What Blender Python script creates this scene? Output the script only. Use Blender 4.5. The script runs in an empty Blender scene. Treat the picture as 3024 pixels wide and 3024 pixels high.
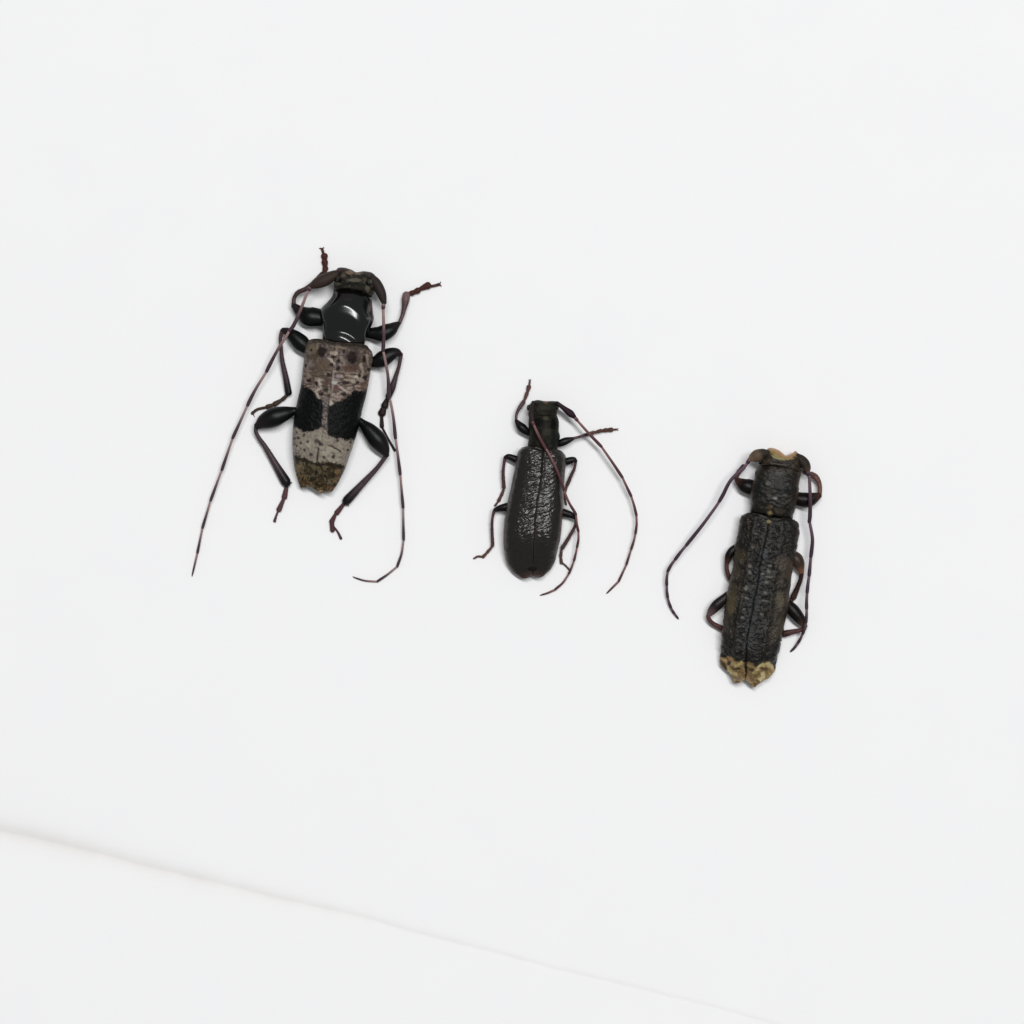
import bpy, math
import numpy as np
from mathutils import Vector

C = bpy.context.scene.collection
SC = bpy.context.scene

# ------------------------------------------------------------------ units
# 1 unit = 1 cm.  The framed patch of paper is 4.5 cm wide; the photograph is 3024 px wide,
# so measured lengths below are in photo pixels (about 1/672 cm each).
S = 4.5 / 3024.0
CAM_H = 14.0
DP = CAM_H / S

# ------------------------------------------------------------------ camera
cam_d = bpy.data.cameras.new("camera")
cam_d.sensor_width = 36.0
cam_d.lens = 36.0 * CAM_H / 4.5
cam_d.clip_start = 0.05
cam_d.clip_end = 500.0
cam = bpy.data.objects.new("camera", cam_d)
cam.location = (0, 0, CAM_H)
C.objects.link(cam)
SC.camera = cam

# ------------------------------------------------------------------ light of the room: even pale walls + one ceiling lamp up and to the right
world = bpy.data.worlds.new("World")
SC.world = world
world.use_nodes = True
bg = world.node_tree.nodes["Background"]
bg.inputs["Color"].default_value = (0.985, 0.99, 1.01, 1)
bg.inputs["Strength"].default_value = 0.27

def area_lamp(name, loc, size, power, color=(1, 1, 1)):
    d = bpy.data.lights.new(name, 'AREA')
    d.shape = 'RECTANGLE'
    d.size, d.size_y = size
    d.energy = power
    d.color = color
    o = bpy.data.objects.new(name, d)
    o.location = loc
    o.rotation_euler = (-Vector(loc)).to_track_quat('-Z', 'Y').to_euler()
    C.objects.link(o)
    return o

area_lamp("ceiling_lamp", (11.0, 18.4, 74.0), (54.0, 9.0), 49800.0, (1.0, 1.0, 1.0))

SC.view_settings.view_transform = 'Standard'
SC.view_settings.look = 'None'
SC.view_settings.exposure = 0.0
SC.view_settings.gamma = 1.0
SC.render.film_transparent = False

# ------------------------------------------------------------------ numeric helpers
def lin(r, g, b):
    v = np.array([r, g, b], float) / 255.0
    return np.where(v <= 0.04045, v / 12.92, ((v + 0.055) / 1.055) ** 2.4)

def _hash(ix, iy, seed):
    h = (ix.astype(np.int64) * 374761393 + iy.astype(np.int64) * 668265263 + seed * 1442695041) & 0xFFFFFFFF
    h = ((h ^ (h >> 13)) * 1274126177) & 0xFFFFFFFF
    h = h ^ (h >> 16)
    return (h & 0xFFFF) / 65535.0

def vnoise(x, y, seed=0):
    x = np.asarray(x, float); y = np.asarray(y, float)
    ix = np.floor(x); iy = np.floor(y)
    fx = x - ix; fy = y - iy
    fx = fx * fx * (3 - 2 * fx); fy = fy * fy * (3 - 2 * fy)
    a = _hash(ix, iy, seed); b = _hash(ix + 1, iy, seed)
    c = _hash(ix, iy + 1, seed); d = _hash(ix + 1, iy + 1, seed)
    return (a * (1 - fx) + b * fx) * (1 - fy) + (c * (1 - fx) + d * fx) * fy

def fbm(x, y, seed=0, octv=4):
    s = 0.0; amp = 0.5; tot = 0.0
    for k in range(octv):
        s = s + amp * vnoise(x * 2 ** k, y * 2 ** k, seed + 17 * k)
        tot += amp; amp *= 0.55
    return s / tot

def sstep(a, b, x):
    t = np.clip((x - a) / (b - a), 0, 1)
    return t * t * (3 - 2 * t)

def curve(pts, n=400):
    """smooth curve through points (any dimension), resampled evenly by length; returns f(t)"""
    P = np.array(pts, float)
    if len(P) == 2:
        Q = P[0] + (P[1] - P[0]) * np.linspace(0, 1, n)[:, None]
    else:
        E = np.vstack([2 * P[0] - P[1], P, 2 * P[-1] - P[-2]])
        out = []
        m = max(6, n // (len(P) - 1))
        for i in range(len(P) - 1):
            p0, p1, p2, p3 = E[i], E[i + 1], E[i + 2], E[i + 3]
            t = np.linspace(0, 1, m, endpoint=False)[:, None]
            out.append(0.5 * (2 * p1 + (p2 - p0) * t + (2 * p0 - 5 * p1 + 4 * p2 - p3) * t ** 2 + (3 * p1 - p0 - 3 * p2 + p3) * t ** 3))
        out.append(P[-1:])
        Q = np.vstack(out)
    L = np.concatenate([[0], np.cumsum(np.linalg.norm(np.diff(Q[:, :2], axis=0), axis=1))])
    L /= L[-1]
    def f(t):
        t = np.asarray(t, float)
        return np.stack([np.interp(t, L, Q[:, k]) for k in range(Q.shape[1])], -1)
    return f

def world_of(P):
    """pixels on the paper plane + height (px) -> metres-free world coordinates of the point really seen there"""
    P = np.asarray(P, float)
    k = (DP - P[:, 2]) / DP
    return np.stack([(P[:, 0] - 1512) * k * S, -(P[:, 1] - 1512) * k * S, P[:, 2] * S], -1)

# windows of the photograph in which coordinates were measured
def win(ox, oy, scale):
    return lambda *uv: [(ox + u * scale, oy + v * scale) for u, v in uv]
W1 = win(900, 760, 260 / 1932); W2 = win(720, 960, 260 / 1932); W3 = win(1060, 960, 260 / 1932)
W4 = win(860, 980, 260 / 1932); W5 = win(840, 1220, 260 / 1932)
R1 = win(800, 700, 550 / 1932); R2 = win(700, 1150, 550 / 1932)
M1 = win(1380, 1100, 550 / 1932); M2 = win(1380, 1400, 550 / 1932)
N1 = win(1500, 1160, 200 / 1932); N2 = win(1470, 1310, 240 / 1932); N3 = win(1470, 1500, 260 / 1932)
K1 = win(2180, 1310, 260 / 1932); K2 = win(2120, 1560, 280 / 1932); K3 = win(2080, 1800, 250 / 1932)

# ------------------------------------------------------------------ object helpers
ORIGIN = {}

def thing(name, label, cat, group, px, py):
    o = bpy.data.objects.new(name, None)
    o.empty_display_size = 0.1
    w = world_of([(px, py, 0)])[0]
    o.location = w
    ORIGIN[o] = w
    o["label"] = label; o["category"] = cat
    if group: o["group"] = group
    C.objects.link(o)
    return o

def holder(name, parent, p):
    o = bpy.data.objects.new(name, None)
    o.empty_display_size = 0.03
    w = world_of([p])[0]
    ORIGIN[o] = w
    o.parent = parent
    o.location = w - ORIGIN[parent]
    C.objects.link(o)
    return o

def mesh_obj(name, parts, mat, parent=None, label=None):
    V = []; F = []; K = []; n = 0
    for v, f, c in parts:
        V.append(v); K.append(c)
        F += [tuple(i + n for i in q) for q in f]
        n += len(v)
    V = world_of(np.vstack(V)); K = np.vstack(K)
    if mat is not PAPER:
        lum = K.mean(1, keepdims=True); K = K * (lum + .002) / (lum + .012)
    org = ORIGIN[parent] if parent else np.zeros(3)
    o0 = V.mean(0)
    me = bpy.data.meshes.new(name)
    me.from_pydata((V - o0).tolist(), [], F)
    me.polygons.foreach_set("use_smooth", [True] * len(me.polygons))
    at = me.color_attributes.new("tint", 'FLOAT_COLOR', 'POINT')
    at.data.foreach_set("color", np.hstack([K, np.ones((len(K), 1))]).ravel().astype(np.float32))
    me.materials.append(mat)
    me.validate(); me.update()
    o = bpy.data.objects.new(name, me)
    o.location = o0 - org
    if parent: o.parent = parent
    ORIGIN[o] = o0
    if label: o["label"] = label
    C.objects.link(o)
    return o

# ------------------------------------------------------------------ geometry builders (pixel space)
def tube(path, tint, nseg=12, step=2.0, flat=1.0, cap=True):
    """path: (x, y, z, r) points; tint: colour or f(t)->colours"""
    P = np.array(path, float)
    L = np.linalg.norm(np.diff(P[:, :2], axis=0), axis=1).sum()
    n = int(max(8, L / step))
    f = curve(P)
    t = np.linspace(0, 1, n)
    Q = f(t)
    T = np.gradient(Q[:, :3], axis=0)
    T /= np.linalg.norm(T, axis=1)[:, None] + 1e-9
    r = np.maximum(Q[:, 3], 0.3)
    ctr = Q[:, :3]
    if cap:
        a = np.array([0.0, 0.35, 0.7, 0.92])
        h0 = ctr[0] - T[0] * (r[0] * np.sqrt(1 - a ** 2))[:, None] * 0.9
        h1 = ctr[-1] + T[-1] * (r[-1] * np.sqrt(1 - a[::-1] ** 2))[:, None] * 0.9
        ctr = np.vstack([h0, ctr, h1])
        T = np.vstack([np.repeat(T[:1], 4, 0), T, np.repeat(T[-1:], 4, 0)])
        r = np.concatenate([r[0] * np.maximum(a, 0.02), r, r[-1] * np.maximum(a[::-1], 0.02)])
        t = np.concatenate([np.zeros(4), t, np.ones(4)])
    side = np.stack([T[:, 1], -T[:, 0], np.zeros(len(T))], -1)
    side /= np.linalg.norm(side, axis=1)[:, None] + 1e-9
    up = np.cross(side, T)
    ang = np.linspace(0, 2 * np.pi, nseg, endpoint=False)
    ring = (side[:, None, :] * np.cos(ang)[None, :, None] + flat * up[:, None, :] * np.sin(ang)[None, :, None]) * r[:, None, None]
    V = (ctr[:, None, :] + ring).reshape(-1, 3)
    m = len(ctr)
    F = []
    for i in range(m - 1):
        for j in range(nseg):
            k = (j + 1) % nseg
            F.append((i * nseg + j, (i + 1) * nseg + j, (i + 1) * nseg + k, i * nseg + k))
    F.append(tuple(range(nseg))); F.append(tuple(reversed(range((m - 1) * nseg, m * nseg))))
    col = tint(t) if callable(tint) else np.repeat(np.array(tint, float)[None], m, 0)
    return V, F, np.repeat(col, nseg, 0)

def pillow(left, right, front, back, zfun, zb, tint, nu=48, nv=120, one=None, rag=2.5):
    """closed shell over four boundary curves (left/right run front->back, front/back run left->right).
    zfun(u, v, x, y) -> (margin height, top height); zb = lowest height underneath.
    one: 'R' when the right side is a suture (dense sampling at the left only), 'L' the other way."""
    t = np.linspace(0, 1, nu)
    if one == 'R': u = 1 - np.cos(np.pi / 2 * t)
    elif one == 'L': u = np.sin(np.pi / 2 * t)
    else: u = (1 - np.cos(np.pi * t)) / 2
    tv = np.linspace(0, 1, nv)
    v = 0.5 * tv + 0.5 * (1 - np.cos(np.pi * tv)) / 2
    fl, fr, ff, fb = curve(left), curve(right), curve(front), curve(back)
    Lc, Rc, Fc, Bc = fl(v), fr(v), ff(u), fb(u)
    U, Vv = np.meshgrid(u, v)
    U3 = U[..., None]; V3 = Vv[..., None]
    XY = (1 - U3) * Lc[:, None] + U3 * Rc[:, None] + (1 - V3) * Fc[None] + V3 * Bc[None] \
        - ((1 - U3) * (1 - V3) * Lc[0] + U3 * (1 - V3) * Rc[0] + (1 - U3) * V3 * Lc[-1] + U3 * V3 * Rc[-1])
    X, Y = XY[..., 0], XY[..., 1]
    X, Y = X + rag * (fbm(X / 13, Y / 13, 201, 3) - .5), Y + rag * (fbm(X / 13, Y / 13, 202, 3) - .5)
    zm, zt = zfun(U, Vv, X, Y)
    top = np.stack([X, Y, zt], -1).reshape(-1, 3)
    low = np.minimum(zm - 4, zt - 4)
    e = 1 - np.clip(np.minimum(np.minimum(U, 1 - U) * 6, np.minimum(Vv, 1 - Vv) * 10), 0, 1)
    zlow = low * e ** 2 + (1 - e ** 2) * np.minimum(low, zb)
    bot = np.stack([X, Y, zlow], -1).reshape(-1, 3)
    N = nu * nv
    idx = np.arange(N).reshape(nv, nu)
    bi = idx + N
    F = []
    a, b, c, d = idx[:-1, :-1].ravel(), idx[1:, :-1].ravel(), idx[1:, 1:].ravel(), idx[:-1, 1:].ravel()
    F += list(zip(a.tolist(), b.tolist(), c.tolist(), d.tolist()))
    F += list(zip((d + N).tolist(), (c + N).tolist(), (b + N).tolist(), (a + N).tolist()))
    loop = np.concatenate([idx[0, :-1], idx[:-1, -1], idx[-1, :0:-1], idx[:0:-1, 0]])
    for i in range(len(loop)):
        p, q = int(loop[i]), int(loop[(i + 1) % len(loop)])
        F.append((p, q, q + N, p + N))
    col = tint(X.ravel(), Y.ravel(), U.ravel(), Vv.ravel())
    return np.vstack([top, bot]), F, np.vstack([col, col * 0.8])

def blob(cx, cy, cz, rx, ry, rz, rot, tint, n=14):
    a = np.linspace(0, np.pi, n); b = np.linspace(0, 2 * np.pi, 2 * n, endpoint=False)
    A, B = np.meshgrid(a, b, indexing='ij')
    x = rx * np.sin(A) * np.cos(B); y = ry * np.sin(A) * np.sin(B); z = rz * np.cos(A)
    c, s = math.cos(rot), math.sin(rot)
    V = np.stack([cx + c * x - s * y, cy + s * x + c * y, cz + z], -1).reshape(-1, 3)
    m = 2 * n; F = []
    for i in range(n - 1):
        for j in range(m):
            k = (j + 1) % m
            F.append((i * m + j, i * m + k, (i + 1) * m + k, (i + 1) * m + j))
    return V, F, np.repeat(np.array(tint, float)[None], len(V), 0)

def dist_line(x, y, pts):
    d = np.full(x.shape, 1e9)
    for (x0, y0), (x1, y1) in zip(pts[:-1], pts[1:]):
        dx, dy = x1 - x0, y1 - y0
        t = np.clip(((x - x0) * dx + (y - y0) * dy) / (dx * dx + dy * dy + 1e-9), 0, 1)
        d = np.minimum(d, np.hypot(x - x0 - t * dx, y - y0 - t * dy))
    return d

class Paint:
    """builds up the markings of a surface, some painted glints and shade among them, measured in photo pixels"""
    def __init__(s, x, y, base):
        s.x, s.y = x, y
        s.j = (fbm(x / 9, y / 9, 5) - .5); s.j2 = fbm(x / 9, y / 9, 6) - .5; s.j3 = fbm(x / 4.5, y / 4.5, 8, 3) - .5
        s.c = np.repeat(np.array(base, float)[None], len(x), 0)
    def mix(s, m, col):
        m = np.clip(m, 0, 1)[:, None]
        s.c = s.c * (1 - m) + np.array(col, float)[None] * m
        return s
    def dot(s, p, r, col, k=1.0, ry=None, rot=0.0, soft=.35):
        ry = ry or r
        c, q = math.cos(rot), math.sin(rot)
        dx, dy = s.x - p[0], s.y - p[1]
        d = np.hypot((c * dx + q * dy) / r, (-q * dx + c * dy) / ry) + s.j * .8
        return s.mix(k * (1 - sstep(1 - soft, 1 + soft, d)), col)
    def line(s, pts, w, col, k=1.0, soft=.5):
        d = dist_line(s.x + 5 * s.j, s.y + 5 * s.j2, pts) / w + s.j3 * 1.5
        return s.mix(k * (1 - sstep(1 - soft, 1 + soft, d)), col)

# ------------------------------------------------------------------ materials
def insect(name, rough, spec, scale=230.0, bump=0.25, vary=0.5, coat=0.0, stretch=None, sheen=0.0):
    m = bpy.data.materials.new(name)
    m.use_nodes = True
    nt = m.node_tree; N = nt.nodes; Lk = nt.links
    b = N["Principled BSDF"]
    at = N.new("ShaderNodeAttribute"); at.attribute_name = "tint"
    tc = N.new("ShaderNodeTexCoord")
    mp = N.new("ShaderNodeMapping")
    if stretch: mp.inputs["Scale"].default_value = stretch
    Lk.new(tc.outputs["Object"], mp.inputs["Vector"])
    nz = N.new("ShaderNodeTexNoise"); nz.inputs["Scale"].default_value = scale; nz.inputs["Detail"].default_value = 4
    Lk.new(mp.outputs["Vector"], nz.inputs["Vector"])
    mr = N.new("ShaderNodeMapRange")
    mr.inputs["From Min"].default_value = .25; mr.inputs["From Max"].default_value = .75
    mr.inputs["To Min"].default_value = 1 - vary; mr.inputs["To Max"].default_value = 1 + vary
    Lk.new(nz.outputs["Fac"], mr.inputs["Value"])
    mx = N.new("ShaderNodeVectorMath"); mx.operation = 'SCALE'
    Lk.new(at.outputs["Color"], mx.inputs[0]); Lk.new(mr.outputs["Result"], mx.inputs["Scale"])
    Lk.new(mx.outputs["Vector"], b.inputs["Base Color"])
    b.inputs["Roughness"].default_value = rough
    b.inputs["Specular IOR Level"].default_value = spec
    b.inputs["Coat Weight"].default_value = coat
    b.inputs["Coat Roughness"].default_value = .12
    n2 = N.new("ShaderNodeTexNoise"); n2.inputs["Scale"].default_value = scale * 1.3; n2.inputs["Detail"].default_value = 3
    Lk.new(mp.outputs["Vector"], n2.inputs["Vector"])
    bp = N.new("ShaderNodeBump"); bp.inputs["Strength"].default_value = bump; bp.inputs["Distance"].default_value = 0.004
    Lk.new(n2.outputs["Fac"], bp.inputs["Height"])
    Lk.new(bp.outputs["Normal"], b.inputs["Normal"])
    return m

M_GLOSS = insect("polished_black_cuticle", .18, .62, 160, .06, .3)
M_LEG = insect("black_leg_cuticle", .32, .15, 260, .2, .4)
M_ANT = insect("antenna_cuticle", .45, .14, 300, .4, .35)
M_PUB = insect("pubescent_cuticle", .5, .08, 260, .5, .45)
M_MOTTLE = insect("mottled_wing_case", .36, .10, 300, .45, .4)
M_BROWN = insect("brown_sheened_wing_case", .29, .5, 240, .08, .35, stretch=(1, 2.5, 1))
M_ROUGH = insect("rough_bark_cuticle", .30, .2, 260, .4, .5)
M_EYE = insect("eye_facets", .25, .4, 500, .3, .2)

# ------------------------------------------------------------------ paper: one sheet with a fold across its lower left
def paper_mat(name, col, vary):
    m = bpy.data.materials.new(name); m.use_nodes = True
    nt = m.node_tree; N = nt.nodes; Lk = nt.links
    b = N["Principled BSDF"]
    b.inputs["Roughness"].default_value = .85; b.inputs["Specular IOR Level"].default_value = .12
    tc = N.new("ShaderNodeTexCoord")
    nz = N.new("ShaderNodeTexNoise"); nz.inputs["Scale"].default_value = 3.0; nz.inputs["Detail"].default_value = 6
    Lk.new(tc.outputs["Object"], nz.inputs["Vector"])
    cr = N.new("ShaderNodeValToRGB")
    cr.color_ramp.elements[0].position = .3; cr.color_ramp.elements[1].position = .7
    cr.color_ramp.elements[0].color = (col[0] * (1 - vary), col[1] * (1 - vary), col[2] * (1 - .2 * vary), 1)
    cr.color_ramp.elements[1].color = tuple(col) + (1,)
    at = N.new("ShaderNodeAttribute"); at.attribute_name = "tint"
    mu = N.new("ShaderNodeVectorMath"); mu.operation = 'MULTIPLY'
    Lk.new(nz.outputs["Fac"], cr.inputs["Fac"]); Lk.new(cr.outputs["Color"], mu.inputs[0]); Lk.new(at.outputs["Color"], mu.inputs[1])
    Lk.new(mu.outputs["Vector"], b.inputs["Base Color"])
    mp = N.new("ShaderNodeMapping"); mp.inputs["Scale"].default_value = (25, 60, 25); mp.inputs["Rotation"].default_value = (0, 0, math.radians(14))
    Lk.new(tc.outputs["Object"], mp.inputs["Vector"])
    n2 = N.new("ShaderNodeTexNoise"); n2.inputs["Scale"].default_value = 1.0; n2.inputs["Detail"].default_value = 5
    Lk.new(mp.outputs["Vector"], n2.inputs["Vector"])
    bp = N.new("ShaderNodeBump"); bp.inputs["Strength"].default_value = .06; bp.inputs["Distance"].default_value = .01
    Lk.new(n2.outputs["Fac"], bp.inputs["Height"]); Lk.new(bp.outputs["Normal"], b.inputs["Normal"])
    return m

PAPER = paper_mat("white_paper", (.878, .878, .878), .009)

CREASE = [(-9000, 250), (-5000, 1250), (-1800, 2020), (0, 2452), (235, 2506), (470, 2566), (861, 2661), (1064, 2710), (1565, 2841), (2035, 2958), (2254, 3016),
          (3400, 3325), (6000, 4020), (10000, 5080)]

def build_paper():
    """one white sheet with an old fold: a shallow valley, open at the left and closing to the right"""
    E0 = curve(CREASE, 3000)
    ts = np.concatenate([np.linspace(0, .45, 24, endpoint=False), np.linspace(.45, .70, 320, endpoint=False), np.linspace(.70, 1, 24)])
    E = E0(ts)
    near = np.concatenate([np.linspace(0, 36, 19, endpoint=False), np.linspace(36, 120, 14, endpoint=False), np.linspace(120, 500, 14, endpoint=False), np.linspace(500, 2600, 20, endpoint=False), np.linspace(2600, 13000, 8)])
    ds = np.concatenate([-near[:0:-1], near])
    x = E[:, 0]
    wid = np.interp(x, [-2000, 0, 500, 1000, 1600, 2300, 5000], [34, 24, 20, 13, 8, 6, 5])
    dep = np.interp(x, [-2000, 0, 500, 1000, 1600, 2300, 5000], [9, 6, 4, 2.4, 1.4, 1, 1])
    dep = dep * (.75 + .5 * fbm(x / 60, x * 0, 3))
    off = (fbm(x / 90, x * 0 + 3, 8) - .5) * 9
    shade_wear = np.interp(x, [-2000, 0, 500, 1000, 1300, 2300, 5000], [.17, .15, .12, .075, .05, .035, .02]) * (.6 + .8 * fbm(x / 45, x * 0 + 1, 12))
    V = []; T = []
    for d in ds:
        # shade of the fold painted into the paper colour, beige with some wear
        g = shade_wear * np.exp(-np.abs((d + off * .3) / (wid * 1.0)) ** 1.25) + .14 * shade_wear * math.exp(-abs(d - 6) / 45.0)
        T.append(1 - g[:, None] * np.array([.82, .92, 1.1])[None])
        dd = d - off * 0
        z = -dep * np.exp(-np.abs(dd / wid) ** 1.5) - np.interp(x, [-2000, 0, 900, 2300], [16, 10, 3, 1]) * math.exp(-abs(d) / 190.0)
        k = math.exp(-abs(d) / 400.0)
        V.append(np.stack([x - d * .25, E[:, 1] + d * .97 + off * k, z], -1))
    V = np.array(V); nd, nx = V.shape[:2]
    idx = np.arange(nd * nx).reshape(nd, nx)
    F = list(zip(idx[:-1, :-1].ravel().tolist(), idx[1:, :-1].ravel().tolist(), idx[1:, 1:].ravel().tolist(), idx[:-1, 1:].ravel().tolist()))
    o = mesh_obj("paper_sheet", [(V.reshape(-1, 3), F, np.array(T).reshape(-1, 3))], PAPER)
    o["kind"] = "structure"; o["label"] = "white paper sheet under the three beetles, faintly creased at the lower left"

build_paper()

# ------------------------------------------------------------------ limbs
def setae(path, n, length, colour, seed, r=.55):
    """short stiff hairs along a limb, leaning towards its tip"""
    rng = np.random.RandomState(seed)
    f = curve(np.array(path, float))
    out = []
    for t in rng.uniform(.25, 1.0, n):
        p = f(t); q = f(min(1, t + .03)); q0 = f(max(0, t - .03))
        d = q[:3] - q0[:3]; d /= np.linalg.norm(d) + 1e-9
        sd = np.array([d[1], -d[0], 0]); up = np.cross(sd, d)
        a = rng.uniform(0, 2 * np.pi); nrm = sd * math.cos(a) + abs(math.sin(a)) * up
        b = p[:3] + nrm * p[3] * .8
        tip = b + (nrm * .7 + d * .7) * length * rng.uniform(.6, 1.2) + np.array([0, 0, 0.0])
        tip[2] = max(tip[2], 1.0)
        u = np.array([-d[1], d[0], 0]) * r; w = np.array([0, 0, r])
        out.append((np.array([b + u, b - u, b + w, tip]), [(0, 1, 3), (1, 2, 3), (2, 0, 3)], np.repeat(np.array(colour, float)[None], 4, 0)))
    return out

HAIR = [0]
def leg(parent, femur, tibia, tarsus, cf, ct, cta, claws=None, spur=None, flat=.8):
    """femur / tibia: (x,y,z,r) lists; tarsus: list of bead lists; claws: (x,y,dx,dy) tips"""
    h = holder("leg", parent, femur[0][:3])
    parts = [tube(femur, cf, 16, 1.5, flat)]
    mesh_obj("femur", parts, M_LEG, h)
    if tibia:
        p = [tube(tibia, ct, 12, 1.5, .85)]
        if spur: p.append(tube(spur, cta, 6, 1.0))
        HAIR[0] += 1
        p += setae(tibia, 46, 8, lin(70, 52, 52), HAIR[0])
        mesh_obj("tibia", p, M_LEG, h)
    if tarsus:
        p = [tube(b, cta, 10, 1.0, .7) for b in tarsus]
        for b in tarsus: p += setae(b, 8, 5, lin(92, 66, 56), HAIR[0] + 50)
        for c in claws or []:
            p.append(tube(c, cta, 6, .8))
        mesh_obj("tarsus", p, M_ANT, h)
    return h

def antenna(parent, scape, nodes, r0, r1, cs, pale, dark, bump=1.25, dips=None):
    """scape: (x,y,z,r); nodes: joints (x,y,z) or lists of points for bent joints; every segment flares to a dark tip"""
    h = holder("antenna", parent, scape[0][:3])
    mesh_obj("scape", [tube(scape, cs, 14, 1.5, .85)], M_ANT, h)
    last = nodes[0][-1] if isinstance(nodes[0], list) else nodes[0]
    n = len(nodes) - 1
    for i in range(1, len(nodes)):
        seg = nodes[i] if isinstance(nodes[i], list) else [nodes[i]]
        pts = [last] + seg
        k0 = (i - 1) / n; k1 = i / n
        ra = r0 + (r1 - r0) * k0; rb = r0 + (r1 - r0) * k1
        A = curve(pts, 200)
        tt = np.array([0, .12, .5, .85, 1.0])
        Q = A(tt)
        if i == 1: rr = [ra * .95, ra * 1.05, ra * 1.15, ra * 1.15, ra]
        elif i == n: rr = [rb, rb * 1.05, rb, rb * .8, rb * .35]
        else: rr = [ra * .82, ra * .85, ra * .95, rb * bump, rb * bump * .92]
        path = [(q[0], q[1], q[2], r) for q, r in zip(Q, rr)]
        pp, dd = np.array(pale), np.array(dark)
        f = 0.25 + 0.75 * (i / n)
        tint = lambda t, pp=pp, dd=dd: pp[None] * (1 - sstep(.05, .75, t))[:, None] + dd[None] * sstep(.05, .75, t)[:, None]
        nm = "pedicel" if i == 1 else "antenna_segment"
        mesh_obj(nm, [tube(path, tint, 10, 1.6)], M_ANT, h)
        last = seg[-1]
    return h

def Z(pts, zs):
    return [(p[0], p[1], z) for p, z in zip(pts, zs)]
def ZR(pts, zr):
    return [(p[0], p[1], z, r) for p, (z, r) in zip(pts, zr)]

BLACK = lin(11, 14, 13)
BLUEBLACK = lin(14, 22, 24)

# =================================================================== beetle with the banded wing cases
GRP = "longhorn beetles laid out on white paper"
b1 = thing("longhorn_beetle", "largest black longhorn beetle with glossy thorax and grey and brown banded wing cases", "beetle", GRP, 985, 1150)

SUT1 = [(990, 1010), (981, 1094), (975, 1150), (966, 1215), (957, 1260), (948, 1300), (940, 1327), (935.5, 1361), (933, 1395), (931.5, 1446)]
LM1 = [(903, 1016), (899, 1047), (893.6, 1094), (888, 1139), (880, 1175), (874, 1204), (867, 1240), (864.5, 1270), (863.5, 1300), (864, 1328), (866, 1354), (869.5, 1378), (875, 1404), (883.5, 1431)]
RM1 = [(1086, 1022), (1101, 1046), (1097, 1081), (1092, 1108), (1087.5, 1135), (1081, 1168), (1070, 1209), (1064, 1240), (1055, 1278), (1046, 1306), (1036, 1336), (1028, 1360), (1017, 1388), (1002, 1419), (988, 1438)]

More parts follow.
